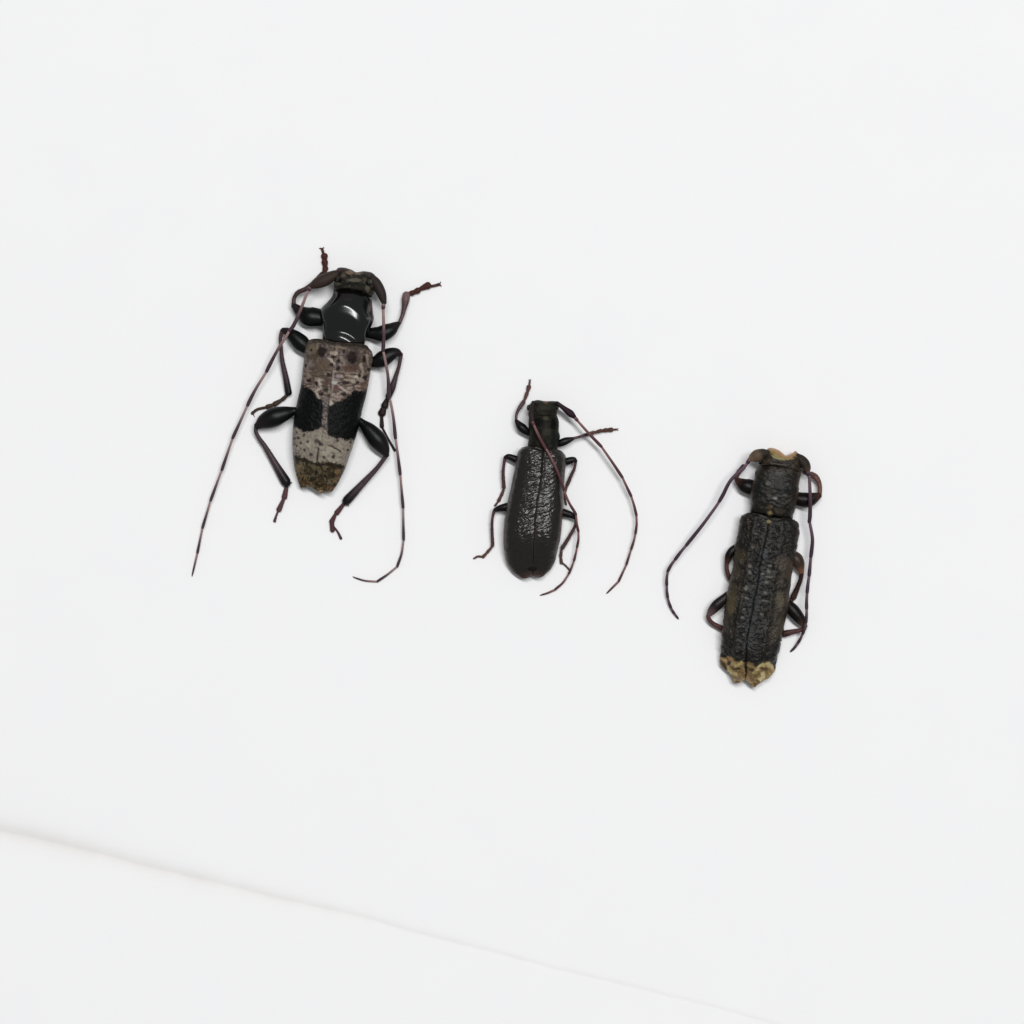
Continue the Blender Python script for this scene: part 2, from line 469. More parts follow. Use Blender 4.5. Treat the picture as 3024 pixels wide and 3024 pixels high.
def paint_elytra1(x, y, u, v):
    n1 = fbm(x / 7, y / 7, 11); n2 = fbm(x / 3.2, y / 3.2, 23, 3); n3 = fbm(x / 16, y / 16, 31)
    p = Paint(x, y, BLACK)
    jit = (n1 - .5) * 16 + (n2 - .5) * 16
    # mottled front zone
    yb = np.interp(x, [880, 892, 905, 925, 941, 965, 1001, 1020, 1034, 1045, 1085, 1110], [1133, 1136, 1143, 1155, 1177, 1192, 1187, 1177, 1166, 1154, 1152, 1152])
    front = 1 - sstep(-3, 3, y - yb + jit)
    p.mix(front, lin(100, 88, 82))
    p.mix(front * sstep(.45, .66, n1), lin(140, 126, 117))
    p.mix(front * sstep(.56, .7, n2) * .7, lin(70, 52, 44))
    rip = fbm(x / 12, y / 3.2, 47, 3)
    p.mix(front * sstep(1080, 1110, y) * sstep(.52, .66, rip) * .85, lin(158, 144, 132))
    p.mix(front * sstep(1075, 1110, y) * sstep(.54, .40, rip) * .7, lin(82, 62, 54))
    p.mix(front * (1 - sstep(1010, 1034, y - .15 * (x - 990))) * .85, lin(46, 40, 32))
    # brown clouds
    for c, r, ry, col, k in [((700, 740), 24, 17, lin(98, 82, 66), .85), ((600, 920), 22, 13, lin(86, 74, 60), .75), ((1290, 800), 24, 10, lin(88, 62, 50), .85), ((480, 560), 18, 12, lin(82, 70, 52), .7),
                             ((1600, 1190), 12, 10, lin(110, 82, 72), .7), ((760, 1100), 8, 12, lin(92, 70, 62), .8), ((1420, 560), 22, 20, lin(64, 50, 40), .6), ((450, 380), 16, 13, lin(118, 104, 82), .8)]:
        p.dot(W4(c)[0], r, col, k, ry, 0, .5)
    for pts, w, col in [([(600, 1040), (650, 1230), (530, 1300), (610, 1450)], 4.2, lin(188, 176, 162)), ([(840, 590), (950, 690)], 3.6, lin(196, 184, 170)),
                        ([(1530, 720), (1575, 900), (1520, 1010)], 4.4, lin(168, 156, 136)), ([(1170, 1050), (1400, 1085)], 3, lin(178, 160, 138)), ([(1200, 965), (1430, 990)], 3, lin(168, 150, 130)),
                        ([(1660, 510), (1680, 720)], 3.4, lin(160, 142, 118)), ([(1080, 1220), (1230, 1310)], 4.4, lin(190, 180, 166)), ([(940, 330), (1150, 350)], 3, lin(140, 122, 104)),
                        ([(880, 1400), (1080, 1450)], 4, lin(158, 140, 128)), ([(930, 860), (900, 1290)], 3.6, lin(160, 150, 142)), ([(290, 1060), (320, 1100)], 4, lin(160, 140, 130)), ([(330, 820), (400, 980)], 5, lin(142, 120, 108))]:
        p.line(W4(*pts), w * .85, col, .7)
    for c, r, ry, col in [((950, 1110), 9, 6, lin(186, 184, 178)), ((870, 1560), 6, 7, lin(184, 174, 160)), ((960, 470), 7, 7, lin(176, 164, 150)), ((1430, 980), 5, 4, lin(196, 188, 176)), ((880, 460), 5, 6, lin(160, 144, 130)),
                          ((1020, 970), 5, 6, lin(150, 136, 140)), ((1360, 1100), 6, 5, lin(156, 148, 130)), ((980, 1220), 6, 7, lin(104, 66, 70))]:
        p.dot(W4(c)[0], r, col, .95, ry)
    for c, r, ry in [((680, 440), 14, 15), ((1320, 560), 15, 17), ((440, 400), 4.5, 4), ((1040, 640), 7, 7), ((1030, 800), 6, 6), ((880, 720), 5.5, 5), ((830, 950), 6.5, 6), ((390, 1070), 6, 6), ((1500, 960), 5, 5), ((1460, 1110), 4.5, 4.5),
                     ((770, 1270), 8, 6), ((660, 1370), 7, 5), ((1160, 1370), 8, 5), ((1190, 1110), 11, 4.5), ((1620, 1000), 7, 6), ((1600, 590), 5, 10), ((920, 550), 9, 4), ((1150, 430), 4.5, 6), ((560, 1150), 4, 8), ((310, 740), 4, 6), ((1700, 820), 6, 5)]:
        p.dot(W4(c)[0], r, lin(34, 26, 24), .92, ry)
    # pale stripe down the suture
    sx = np.interp(y, [1160, 1215, 1240, 1262, 1290, 1310], [966, 961, 959, 960, 958, 951])
    hw = np.interp(y, [1160, 1215, 1260, 1290, 1312], [11, 8, 8, 9, 4])
    st = (1 - sstep(.75, 1.15, np.abs(x - sx + (n2 - .5) * 5) / hw)) * sstep(1165, 1185, y) * (1 - sstep(1300, 1312, y))
    p.mix(st, lin(84, 76, 76)); p.mix(st * sstep(.48, .66, n2) * .8, lin(152, 142, 135))
    # grey band
    ya = np.interp(x, [860, 882, 894, 915, 934, 950, 964, 969, 988, 1021, 1060], [1263, 1265, 1275, 1275, 1271, 1262, 1270, 1287, 1293, 1300, 1299])
    yc = np.interp(x, [860, 868, 878, 896, 914, 934, 975, 988, 1015, 1040], [1338, 1342, 1349, 1352, 1360, 1365, 1365, 1369, 1375, 1377])
    band = sstep(-2.5, 2.5, y - ya + jit * .6) * (1 - sstep(-3.5, 3.5, y - yc + jit * .8))
    p.mix(band, lin(150, 142, 128)); p.mix(band * sstep(.5, .7, n1), lin(134, 120, 112)); p.mix(band * sstep(.6, .74, n2) * .75, lin(92, 78, 72)); p.mix(band * sstep(.5, .34, n3) * .6, lin(170, 162, 146))
    for c, r, ry in [((720, 610), 8, 7), ((800, 680), 9, 4.5), ((510, 630), 4.2, 4.5), ((870, 970), 4.5, 4), ((1080, 960), 4.5, 7), ((430, 480), 4, 6), ((1160, 600), 5, 5), ((580, 910), 6, 4.5), ((440, 810), 4, 4), ((210, 680), 4, 4), ((1390, 810), 4, 4),
                     ((360, 660), 3.4, 4), ((270, 720), 3.4, 3.4), ((300, 545), 5, 4), ((1450, 640), 4, 4), ((210, 560), 5, 5), ((270, 420), 4, 3.4)]:
        p.dot(W5(c)[0], r, lin(58, 48, 46), .88, ry, .4)
    p.line(W5((980, 715), (1120, 770), (1230, 840)), 3, lin(64, 52, 48), .9)
    p.line(W5((745, 780), (715, 1060)), 2.4, lin(54, 44, 46), .85)
    # brown tip
    tip = sstep(-3.5, 3.5, y - yc + jit * .8)
    p.mix(tip, lin(72, 60, 40)); p.mix(tip * sstep(.5, .62, n1), lin(112, 96, 66)); p.mix(tip * sstep(.55, .7, n2) * .9, lin(36, 30, 22)); p.mix(tip * sstep(.52, .64, n3) * sstep(.45, .6, n2) * .55, lin(138, 128, 108))
    p.mix(tip * (1 - sstep(3, 9, np.abs(y - yc - 5))) * .75, lin(34, 32, 24))
    for c, r, ry, col in [((280, 1190), 9, 9, lin(160, 138, 96)), ((1170, 1290), 9, 7, lin(156, 128, 92)), ((1150, 1450), 8, 7, lin(146, 118, 86)), ((640, 1180), 4, 8, lin(118, 106, 76)), ((750, 1230), 4, 7, lin(112, 100, 74)), ((800, 1720), 8, 4, lin(170, 144, 104)),
                          ((460, 1530), 14, 6, lin(92, 62, 42)), ((1020, 1640), 9, 6, lin(120, 78, 60))]:
        p.dot(W5(c)[0], r, col, .5, ry, 0, .6)
    for c, r, ry in [((1080, 1360), 4.5, 4), ((690, 1310), 5, 8), ((460, 1030), 7, 5), ((240, 960), 7, 6), ((1200, 1150), 6, 5), ((620, 1440), 8, 6), ((900, 1390), 8, 5), ((800, 1590), 9, 4)]:
        p.dot(W5(c)[0], r, lin(34, 29, 20), .8, ry)
    pale = p.c.mean(1)
    return p.c * np.where(pale > .02, .80, 1.0)[:, None]

def z_elytra(zt, zm, suture_right, tipdrop=.62, p=2.6, q=1.7, rough=1.0, scale=6.0, seed=3, base=.80, tips=.72, rip=None, bumps=()):
    def f(U, V, X, Y):
        w = U if suture_right else 1 - U
        prof = (1 - (1 - w) ** p) ** (1 / q)
        lon = (base + (1 - base) * sstep(0, .12, V)) * (1 - tipdrop * sstep(tips, 1.0, V) ** 1.3)
        lon = lon * (1 - .12 * (1 - sstep(.0, .025, V)))
        m = zm * (1 - .5 * sstep(tips, 1, V))
        z = m + (zt - zm) * prof * lon
        z = z - 1.9 * np.exp(-((1 - w) / .03) ** 2)
        e = np.minimum(1, w * 8) * np.minimum(1, (1 - V) * 20) * np.minimum(1, V * 20)
        d = (fbm(X / scale, Y / scale, seed, 3) - .5) * 5.0 * rough
        if rip is not None: d = d + rip(X, Y, w, V)
        for bx, by, br, bh in bumps:
            d = d + bh * np.exp(-((X - bx) ** 2 + (Y - by) ** 2) / br ** 2)
        return m, z + d * e
    return f

bmp1 = [W4((680, 440))[0] + (13, 6), W4((1320, 560))[0] + (14, 6)]
base_mid1 = (990, 1010)
mesh_obj("elytron", [pillow(LM1, SUT1, [(903, 1016), (913, 1004), (930, 1000), (955, 1002), base_mid1], [(883.5, 1431), (890, 1439.5), (915, 1437), (924, 1441), (931.5, 1446)],
                            z_elytra(108, 42, True, rough=1.0, bumps=bmp1, p=2.1, q=1.8), 20, paint_elytra1, 60, 230, 'R')], M_MOTTLE, b1)
mesh_obj("elytron", [pillow(SUT1, RM1, [base_mid1, (1025, 1012), (1055, 1014), (1072, 1016), (1086, 1022)], [(931.5, 1446), (942, 1454.5), (954, 1456), (961, 1450), (972, 1454), (984, 1448.5), (988, 1438)],
                            z_elytra(108, 42, False, rough=1.0, bumps=bmp1, p=2.1, q=1.8), 20, paint_elytra1, 60, 230, 'L')], M_MOTTLE, b1)

def flat_col(c, amp=.35, sc=8):
    def f(x, y, u, v):
        n = fbm(x / sc, y / sc, 77)
        return np.array(c)[None] * (1 + amp * 2 * (n - .5))[:, None]
    return f

def z_body(zt, zm, p=2.2, q=2.0, fe=.10, be=.10, ridges=None, rough=0.0, scale=6, seed=5, bow=0.0):
    def f(U, V, X, Y):
        prof = (1 - np.abs(2 * U - 1) ** p) ** (1 / q)
        lon = np.sqrt(np.clip(1 - np.clip(1 - V / fe, 0, 1) ** 2, 0, 1)) * np.sqrt(np.clip(1 - np.clip(1 - (1 - V) / be, 0, 1) ** 2, 0, 1))
        h = np.full(U.shape, float(zt))
        if ridges is not None:
            rx = np.linspace(0, 1, 400); ry = np.interp(rx, ridges[0], ridges[1])
            kk = np.exp(-np.linspace(-2, 2, 41) ** 2); ry = np.convolve(np.pad(ry, 20, mode='edge'), kk / kk.sum(), 'valid')
            h = np.interp(V - bow * ((2 * U - 1 + .25) ** 2 - .06), rx, ry)
        z = zm + (h - zm) * prof * lon
        e = np.minimum(1, np.minimum(U, 1 - U) * 8) * np.minimum(1, np.minimum(V, 1 - V) * 8)
        return np.full(U.shape, float(zm)), z + (fbm(X / scale, Y / scale, seed, 3) - .5) * 5 * rough * e
    return f

# abdomen and chest under the wing cases
mesh_obj("abdomen", [pillow([(915, 1012), (908, 1060), (899, 1120), (886, 1180), (878, 1250), (874, 1320), (882, 1390), (893, 1428)], [(1074, 1020), (1088, 1060), (1078, 1120), (1063, 1190), (1048, 1260), (1028, 1320), (1005, 1390), (978, 1436)],
                            [(915, 1012), (990, 1004), (1074, 1020)], [(893, 1428), (935, 1434), (978, 1436)], z_body(52, 34), 4, flat_col(BLACK), 24, 40)], M_LEG, b1)

# pronotum: polished bottle shape with a swollen front disc and a pinched collar at the back
def paint_pron1(x, y, u, v):
    p = Paint(x, y, lin(15, 18, 16))
    p.dot((1022, 868), 60, lin(22, 19, 17), .6, 14)
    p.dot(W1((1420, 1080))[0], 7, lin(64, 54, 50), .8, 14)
    p.dot(W1((920, 1280))[0], 14, lin(26, 26, 20), .6, 10)
    p.dot(W1((960, 920))[0], 12, lin(44, 38, 32), .6, 5)
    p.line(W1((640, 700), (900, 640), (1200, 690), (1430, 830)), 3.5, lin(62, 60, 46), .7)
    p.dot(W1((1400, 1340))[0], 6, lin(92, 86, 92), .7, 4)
    return p.c
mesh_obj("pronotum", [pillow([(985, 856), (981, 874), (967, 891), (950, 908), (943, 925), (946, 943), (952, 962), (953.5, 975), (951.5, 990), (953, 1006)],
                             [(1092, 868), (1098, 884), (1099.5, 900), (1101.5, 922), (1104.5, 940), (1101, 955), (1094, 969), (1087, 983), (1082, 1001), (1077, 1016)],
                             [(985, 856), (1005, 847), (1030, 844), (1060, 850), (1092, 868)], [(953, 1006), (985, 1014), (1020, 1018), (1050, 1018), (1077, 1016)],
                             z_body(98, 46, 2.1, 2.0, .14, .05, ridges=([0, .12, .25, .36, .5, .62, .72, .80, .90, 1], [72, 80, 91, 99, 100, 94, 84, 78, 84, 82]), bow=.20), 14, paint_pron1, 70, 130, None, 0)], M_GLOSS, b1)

def paint_head1(x, y, u, v):
    n1 = fbm(x / 6, y / 6, 51); n2 = fbm(x / 3, y / 3, 53, 3)
    p = Paint(x, y, lin(40, 37, 32))
    p.mix(sstep(.5, .65, n1), lin(70, 64, 54)); p.mix(sstep(.56, .7, n2) * .8, lin(26, 26, 22))
    for c, r, ry, col in [((740, 270), 9, 6, lin(74, 46, 46)), ((980, 330), 12, 6, lin(122, 102, 84)), ((1180, 345), 10, 5, lin(112, 94, 76)), ((1450, 350), 12, 6, lin(56, 40, 38)), ((1080, 500), 22, 5, lin(92, 88, 74)), ((1450, 530), 14, 5, lin(92, 88, 72)),
                          ((700, 580), 12, 5, lin(84, 88, 68)), ((1060, 580), 24, 4, lin(22, 26, 24)), ((1380, 680), 7, 9, lin(94, 88, 74)), ((850, 400), 7, 5, lin(92, 86, 74))]:
        p.dot(W1(c)[0], r, col, .8, ry)
    return p.c
mesh_obj("head", [pillow(W1((680, 300), (640, 400), (640, 560), (640, 760)), W1((1540, 380), (1580, 560), (1560, 720), (1460, 880)),
                         W1((680, 300), (740, 228), (900, 232), (1010, 268), (1130, 322), (1290, 303), (1440, 322), (1540, 380)), W1((640, 760), (900, 720), (1200, 770), (1460, 880)),
                         z_body(92, 44, 2.6, 2.0, .22, .15, rough=1.0, scale=9), 14, paint_head1, 48, 48)], M_PUB, b1)
mesh_obj("eye", [blob(1000, 824, 82, 9, 7, 14, .5, lin(8, 9, 9))], M_EYE, b1)
mesh_obj("eye", [blob(1088, 836, 84, 10, 6, 14, .9, lin(8, 10, 10))], M_EYE, b1)

P1 = lin(150, 122, 120); D1 = lin(70, 52, 60)
antenna(b1, ZR(W1((760, 340), (620, 400), (430, 500), (250, 580), (140, 640)), [(66, 10), (68, 15), (68, 19), (67, 15.5), (66, 8)]),
        [(919, 845, 66), (911, 857, 66), [(893, 898, 68), (877, 945, 70), (855, 976, 70)], [(836, 1010, 62), (814, 1043, 52), (787, 1097, 42)], [(751, 1156, 36), (731, 1197, 34)], (687, 1294, 30), (655, 1388, 26), (622, 1478, 20), (598, 1559, 14), (583, 1633, 8), (567, 1702, 4)],
        5.2, 3.0, lin(58, 46, 40), P1, D1)
antenna(b1, ZR(W1((1440, 430), (1560, 560), (1650, 720), (1700, 850), (1740, 990)), [(66, 12), (68, 15), (70, 15), (71, 13), (72, 8)]),
        [(1133, 896, 72), (1131.5, 911, 72), [(1133, 955, 74), (1133, 1000, 74), (1131, 1036, 72)], [(1137, 1062, 68), (1145, 1105, 56), (1149, 1177, 44)], [(1158.5, 1208, 40), (1168, 1294, 34)], [(1175, 1345, 30), (1182, 1401, 26)], (1190.5, 1499, 20), (1192, 1594, 14), [(1186, 1635, 11), (1173, 1673, 9)], [(1145, 1696, 7), (1114, 1717, 6)], [(1090, 1716.5, 5), (1065, 1712, 4), (1042, 1703, 4)]],
        5.2, 2.8, lin(48, 40, 36), P1, D1)

def fem(c_body, c_knee):
    a, b = np.array(c_body), np.array(c_knee)
    return lambda t: a[None] * (1 - sstep(.6, 1, t))[:, None] + b[None] * sstep(.6, 1, t)[:, None]
F1 = fem(lin(18, 22, 20), lin(40, 32, 34)); T1 = fem(lin(72, 58, 61), lin(32, 27, 31)); TA1 = lin(84, 56, 60); TAR = lin(74, 40, 34)
# front pair
leg(b1, [(952, 938, 34, 25), (930, 937, 34, 29), (910, 934, 34, 29), (888, 921, 33, 19), (868, 903, 32, 9)],
    [(867, 900, 30, 7), (869, 880, 30, 6), (880, 864, 32, 7), (905, 852, 34, 7.5), (930, 834, 26, 9), (953, 810, 14, 9)],
    [[(958, 806, 11, 6), (961, 792, 10, 9)], [(961, 790, 9, 6), (959, 774, 9, 10)], [(959, 772, 9, 6), (958, 756, 9, 10.5)], [(957, 754, 7, 4), (951, 735, 6, 4)]],
    F1, fem(lin(70, 54, 52), lin(60, 44, 44)), TAR, [[(951, 736, 6, 2), (946, 733, 5, 1.6), (943, 734, 4, .9)], [(951, 736, 6, 2), (955, 732, 5, 1.6), (957, 730, 4, .9)]])
leg(b1, [(1084, 984, 32, 14), (1105, 985, 33, 19), (1128, 985, 34, 24), (1152, 974, 33, 21), (1168, 962, 32, 13), (1179, 954, 31, 6)],
    [(1180, 953, 30, 6), (1188, 932, 26, 6), (1194, 908, 22, 8), (1198, 884, 18, 12), (1200, 870, 14, 11)],
    [[(1204, 868, 11, 5), (1218, 865, 10, 8.5)], [(1220, 864, 10, 6), (1234, 858, 10, 9.5)], [(1236, 856, 9, 5), (1250, 849, 9, 8), (1264, 843, 9, 11)], [(1264, 846, 7, 4), (1280, 844, 7, 4), (1296, 840, 6, 4.5)]],
    F1, fem(lin(84, 64, 66), lin(112, 92, 92)), TAR, [[(1296, 840, 6, 2.4), (1300, 836, 5, 1.6), (1301, 832, 4, .9)], [(1296, 840, 6, 2.4), (1302, 843, 5, 1.6), (1303, 846, 4, .9)]])
# middle pair
leg(b1, [(912, 1030, 36, 18), (901, 1023, 36, 22), (887, 1011, 36, 25), (868, 993, 36, 20), (850, 980, 35, 13), (836, 975, 34, 8)],
    [(834, 976, 32, 7), (828, 998, 30, 5.5), (830, 1027, 28, 5.5), (834, 1068, 24, 7), (844, 1115, 18, 9), (852, 1160, 13, 10.5)],
    [[(849, 1166, 10, 5), (835, 1179, 9, 6)], [(832, 1181, 9, 5), (812, 1193, 9, 8)], [(808, 1195, 9, 5), (790, 1201, 9, 7)], [(784, 1203, 7, 4), (760, 1209, 6, 4), (745, 1220, 6, 4.5)]],
    F1, T1, lin(66, 50, 40), [[(745, 1219, 5, 2), (742, 1224, 4, 1)], [(747, 1221, 5, 1.6), (752, 1231, 3, .8)]])
leg(b1, [(1096, 1070, 32, 15), (1112, 1068, 33, 20), (1130, 1060, 34, 24), (1150, 1048, 34, 21), (1170, 1042, 33, 15), (1184, 1047, 32, 7)],
    [(1184, 1050, 31, 6), (1178, 1082, 28, 5.5), (1168, 1114, 24, 7), (1158, 1145, 20, 10), (1147, 1172, 14, 9)],
    [[(1144, 1178, 11, 6), (1136, 1198, 10, 11)], [(1135, 1200, 9, 7), (1128, 1220, 9, 12)], [(1127, 1222, 8, 4), (1128, 1258, 8, 6.5)], [(1130, 1264, 6, 3.2), (1146, 1295, 6, 3.2), (1166, 1330, 5, 4)]],
    F1, T1, lin(40, 30, 28))
# hind pair
leg(b1, [(884, 1212, 34, 9), (866, 1214, 34, 13), (842, 1221, 35, 22), (810, 1232, 35, 29), (780, 1245, 34, 23), (760, 1258, 32, 11)],
    [(757, 1260, 30, 7), (756, 1276, 28, 6), (768, 1298, 25, 6.5), (783, 1319, 22, 7.5), (814, 1372, 17, 11), (842, 1419, 15, 15), (847, 1427, 14, 13)],
    [[(847, 1434, 10, 5.5), (840, 1468, 9, 8.5)], [(838, 1473, 9, 5), (824, 1505, 9, 8)], [(821, 1510, 6, 3), (815, 1525, 6, 3.2), (811, 1539, 5, 4.5)]],
    F1, T1, TA1, None, [(852, 1426, 12, 3), (863, 1425, 9, 1)])
leg(b1, [(1056, 1236, 34, 8), (1070, 1250, 34, 13), (1090, 1270, 35, 22), (1115, 1300, 35, 27.5), (1133, 1327, 34, 19), (1141, 1344, 32, 9)],
    [(1140, 1347, 30, 6.5), (1112, 1384, 25, 7), (1070, 1429, 19, 10), (1030, 1472, 15, 13.5), (1022, 1481, 14, 12.5)],
    [[(1014, 1490, 10, 5.5), (995, 1514, 9, 8)], [(990, 1520, 9, 5), (980, 1540, 9, 8)], [(980, 1543, 9, 7), (982, 1566, 8, 7)], [(986, 1556, 6, 3), (997, 1570, 6, 3), (1007, 1590, 5, 4.2)]],
    F1, T1, lin(82, 50, 54), None, [(1026, 1488, 12, 3), (1030, 1494, 9, 1)])

# =================================================================== plain brown beetle
b2 = thing("longhorn_beetle", "smallest beetle, plain dark brown with silvery sheen and one antenna across its back", "beetle", GRP, 1585, 1450)
SUT2 = [(1604, 1328), (1600, 1380), (1594, 1434), (1588, 1472), (1581, 1521), (1579, 1554), (1577, 1594), (1575, 1650), (1574, 1700)]
LM2 = [(1541, 1321), (1530, 1332), (1526, 1347), (1522, 1368), (1516.5, 1397), (1509.5, 1434), (1503, 1465), (1496, 1496), (1491.5, 1520), (1487, 1554), (1485.5, 1594), (1488.5, 1634), (1497, 1666), (1513, 1689), (1532, 1704)]
RM2 = [(1647, 1327), (1660, 1333), (1670, 1345), (1673, 1363), (1669, 1391), (1665, 1434), (1664, 1465), (1664, 1500), (1662, 1527), (1658.5, 1560), (1654, 1594), (1646, 1628), (1637, 1662), (1626, 1682), (1611, 1697)]
def paint_elytra2(x, y, u, v, left):
    w = u if left else 1 - u
    n1 = fbm(x / 6, y / 6, 61)
    p = Paint(x, y, lin(31, 27, 22))
    p.mix(sstep(.45, .65, n1) * .5, lin(40, 34, 27))
    p.mix((1 - sstep(.03, .11, w)) * .8 * sstep(.35, .6, v), lin(84, 56, 40))
    p.mix(sstep(.86, 1, w) * sstep(.1, .3, v) * (1 - sstep(.7, .85, v)) * .4, lin(62, 50, 50))
    p.mix(sstep(.93, 1, v) * .6, lin(70, 44, 38))
    return p.c
def rip2(X, Y, w, V):
    # wavy oblique wrinkles over the flat inner part of each wing case
    g = sstep(.30, .5, w) * (1 - sstep(.62, .8, V)) + .25
    a = X * .42 + Y * 1.0
    b = X * .9 - Y * .38
    wob = fbm(X / 14, Y / 14, 71) - .5
    r = np.sin((a + 26 * wob) / 1.55) * (fbm(b / 16, a / 6, 72, 2) - .25)
    return g * (r * 2.0 + (fbm(b / 22, (a + 14 * wob) / 3.4, 73, 2) - .5) * 4.2)
z2L = z_elytra(84, 36, True, .66, 3.2, 1.9, .12, 5, 81, .8, .62, rip2)
z2R = z_elytra(84, 36, False, .66, 3.2, 1.9, .12, 5, 83, .8, .62, rip2)
mesh_obj("elytron", [pillow(LM2, SUT2, [(1541, 1321), (1556, 1318), (1580, 1320), (1604, 1328)], [(1532, 1704), (1550, 1707.5), (1564, 1705), (1574, 1700)], z2L, 14, lambda x, y, u, v: paint_elytra2(x, y, u, v, True), 64, 260, 'R')], M_BROWN, b2)
mesh_obj("elytron", [pillow(SUT2, RM2, [(1604, 1328), (1622, 1324), (1636, 1325), (1647, 1327)], [(1574, 1700), (1584, 1704), (1597, 1704.5), (1611, 1697)], z2R, 14, lambda x, y, u, v: paint_elytra2(x, y, u, v, False), 64, 260, 'L')], M_BROWN, b2)
mesh_obj("abdomen", [pillow([(1545, 1330), (1532, 1380), (1518, 1450), (1502, 1520), (1497, 1600), (1506, 1660), (1535, 1694)], [(1650, 1335), (1660, 1380), (1655, 1450), (1652, 1520), (1643, 1600), (1628, 1660), (1605, 1690)],
                            [(1545, 1330), (1600, 1326), (1650, 1335)], [(1535, 1694), (1572, 1694), (1605, 1690)], z_body(42, 26), 4, flat_col(lin(30, 26, 22)), 24, 40)], M_LEG, b2)
def paint_pron2(x, y, u, v):
    n1 = fbm(x / 7, y / 7, 91); n2 = fbm(x / 3.5, y / 3.5, 93, 3)
    p = Paint(x, y, lin(34, 33, 27))
    p.mix(sstep(.5, .66, n1) * .7, lin(52, 49, 39)); p.mix(sstep(.55, .7, n2) * .7, lin(24, 24, 22))
    for c, r, ry in [((890, 830), 13, 14), ((1290, 900), 11, 16)]: p.dot(N1(c)[0], r, lin(8, 9, 11), .95, ry)  # shading of two hollows put into the colour as dark spots
    p.dot(N1((1090, 1120))[0], 14, lin(62, 58, 50), .6, 10); p.dot(N1((1080, 720))[0], 9, lin(78, 74, 56), .6, 6)
    p.dot(N1((1330, 1300))[0], 12, lin(22, 28, 30), .7, 22)
    return p.c
mesh_obj("pronotum", [pillow(N1((600, 640), (592, 780), (590, 950), (605, 1150), (600, 1300), (570, 1450), (580, 1640)), N1((1400, 640), (1450, 780), (1452, 920), (1455, 1100), (1490, 1240), (1455, 1400), (1400, 1620)),
                             N1((600, 640), (800, 615), (1100, 620), (1400, 640)), N1((580, 1640), (800, 1690), (1100, 1700), (1400, 1620)),
                             z_body(74, 34, 2.6, 2.0, .04, .06, ridges=([0, .15, .4, .7, .9, 1], [68, 72, 76, 74, 68, 66]), rough=.9, scale=7), 14, paint_pron2, 44, 60)], M_PUB, b2)
def paint_head2(x, y, u, v):
    p = paint_pron2(x, y, u, v); q = Paint(x, y, (0, 0, 0)); q.c = p
    q.dot(N1((1090, 270))[0], 7, lin(110, 80, 62), .8, 3.5)
    q.dot(N1((1060, 400))[0], 24, lin(58, 60, 48), .4, 10)
    return q.c
mesh_obj("head", [pillow(N1((735, 225), (580, 380), (590, 540), (620, 680)), N1((1410, 255), (1440, 400), (1405, 530), (1390, 680)),
                         N1((735, 225), (860, 208), (1080, 238), (1260, 238), (1410, 255)), N1((620, 680), (800, 660), (1100, 660), (1390, 680)), z_body(68, 34, 2.8, 2.0, .2, .04, rough=.8, scale=8), 14, paint_head2, 40, 36)], M_PUB, b2)
mesh_obj("eye", [blob(1561, 1204, 44, 6, 9, 11, .1, lin(9, 9, 9))], M_EYE, b2)
mesh_obj("eye", [blob(1645, 1203, 44, 6, 8, 11, -.1, lin(9, 9, 9))], M_EYE, b2)
P2 = lin(128, 92, 88); D2 = lin(84, 52, 58)
antenna(b2, ZR(M1((930, 315), (1000, 370), (1070, 425), (1110, 460)), [(54, 5.5), (54, 7.5), (54, 10.5), (54, 6.5)]),
        [(1697, 1232, 54), (1705, 1242, 54), [(1735, 1276, 54), (1776, 1319, 50)], [(1808, 1365, 46), (1838, 1410, 42)], [(1852, 1440, 38), (1864, 1465, 35)], [(1873, 1494, 32), (1879.5, 1522, 29)], [(1880, 1550, 26), (1876.5, 1576, 23)], [(1871, 1600, 20), (1864, 1622, 17)], (1850, 1667, 12), (1827, 1717, 7), (1791, 1753, 4)],
        4.6, 3.0, lin(44, 24, 34), P2, D2, 1.15)
antenna(b2, ZR(N1((720, 270), (690, 420), (670, 620), (700, 800)), [(62, 5.5), (72, 7), (80, 9), (86, 6)]),
        [(1572, 1243, 86), (1576, 1253, 87), [(1588, 1281, 89), (1611, 1324, 90)], [(1628, 1352, 89), (1645, 1390, 86), (1666, 1447, 70)], [(1675, 1474, 62), (1688, 1497, 56), (1701, 1519, 50)], [(1703, 1545, 44), (1708, 1570, 38)], [(1708, 1594, 34), (1704, 1616, 30)], [(1700, 1636, 25), (1695, 1656, 21)], [(1688, 1676, 17), (1680, 1694, 14)], [(1665, 1718, 10), (1638, 1742, 7)], [(1618, 1751, 5), (1595, 1758, 4)]],
        4.4, 3.0, lin(46, 36, 36), P2, D2, 1.15)
F2 = fem(lin(22, 17, 17), lin(40, 28, 32)); T2 = fem(lin(82, 58, 62), lin(84, 60, 56)); TA2 = lin(92, 62, 56)
leg(b2, [(1562, 1280, 30, 8), (1552, 1272, 31, 12), (1540, 1262, 32, 13.5), (1530, 1250, 31, 9), (1525, 1243, 30, 6)], [(1524, 1241, 29, 4.5), (1525, 1225, 27, 4), (1532, 1208, 24, 5), (1546, 1187, 18, 6.5)],
    [[(1549, 1181, 12, 4), (1556, 1162, 10, 6)], [(1557, 1160, 9, 4), (1562, 1142, 9, 7)], [(1563, 1140, 6, 2.8), (1565, 1124, 5, 2.8)]], F2, T2, TA2, [[(1565, 1124, 5, 1.5), (1562, 1120, 4, .8)], [(1565, 1124, 5, 1.5), (1568, 1120, 4, .8)]])
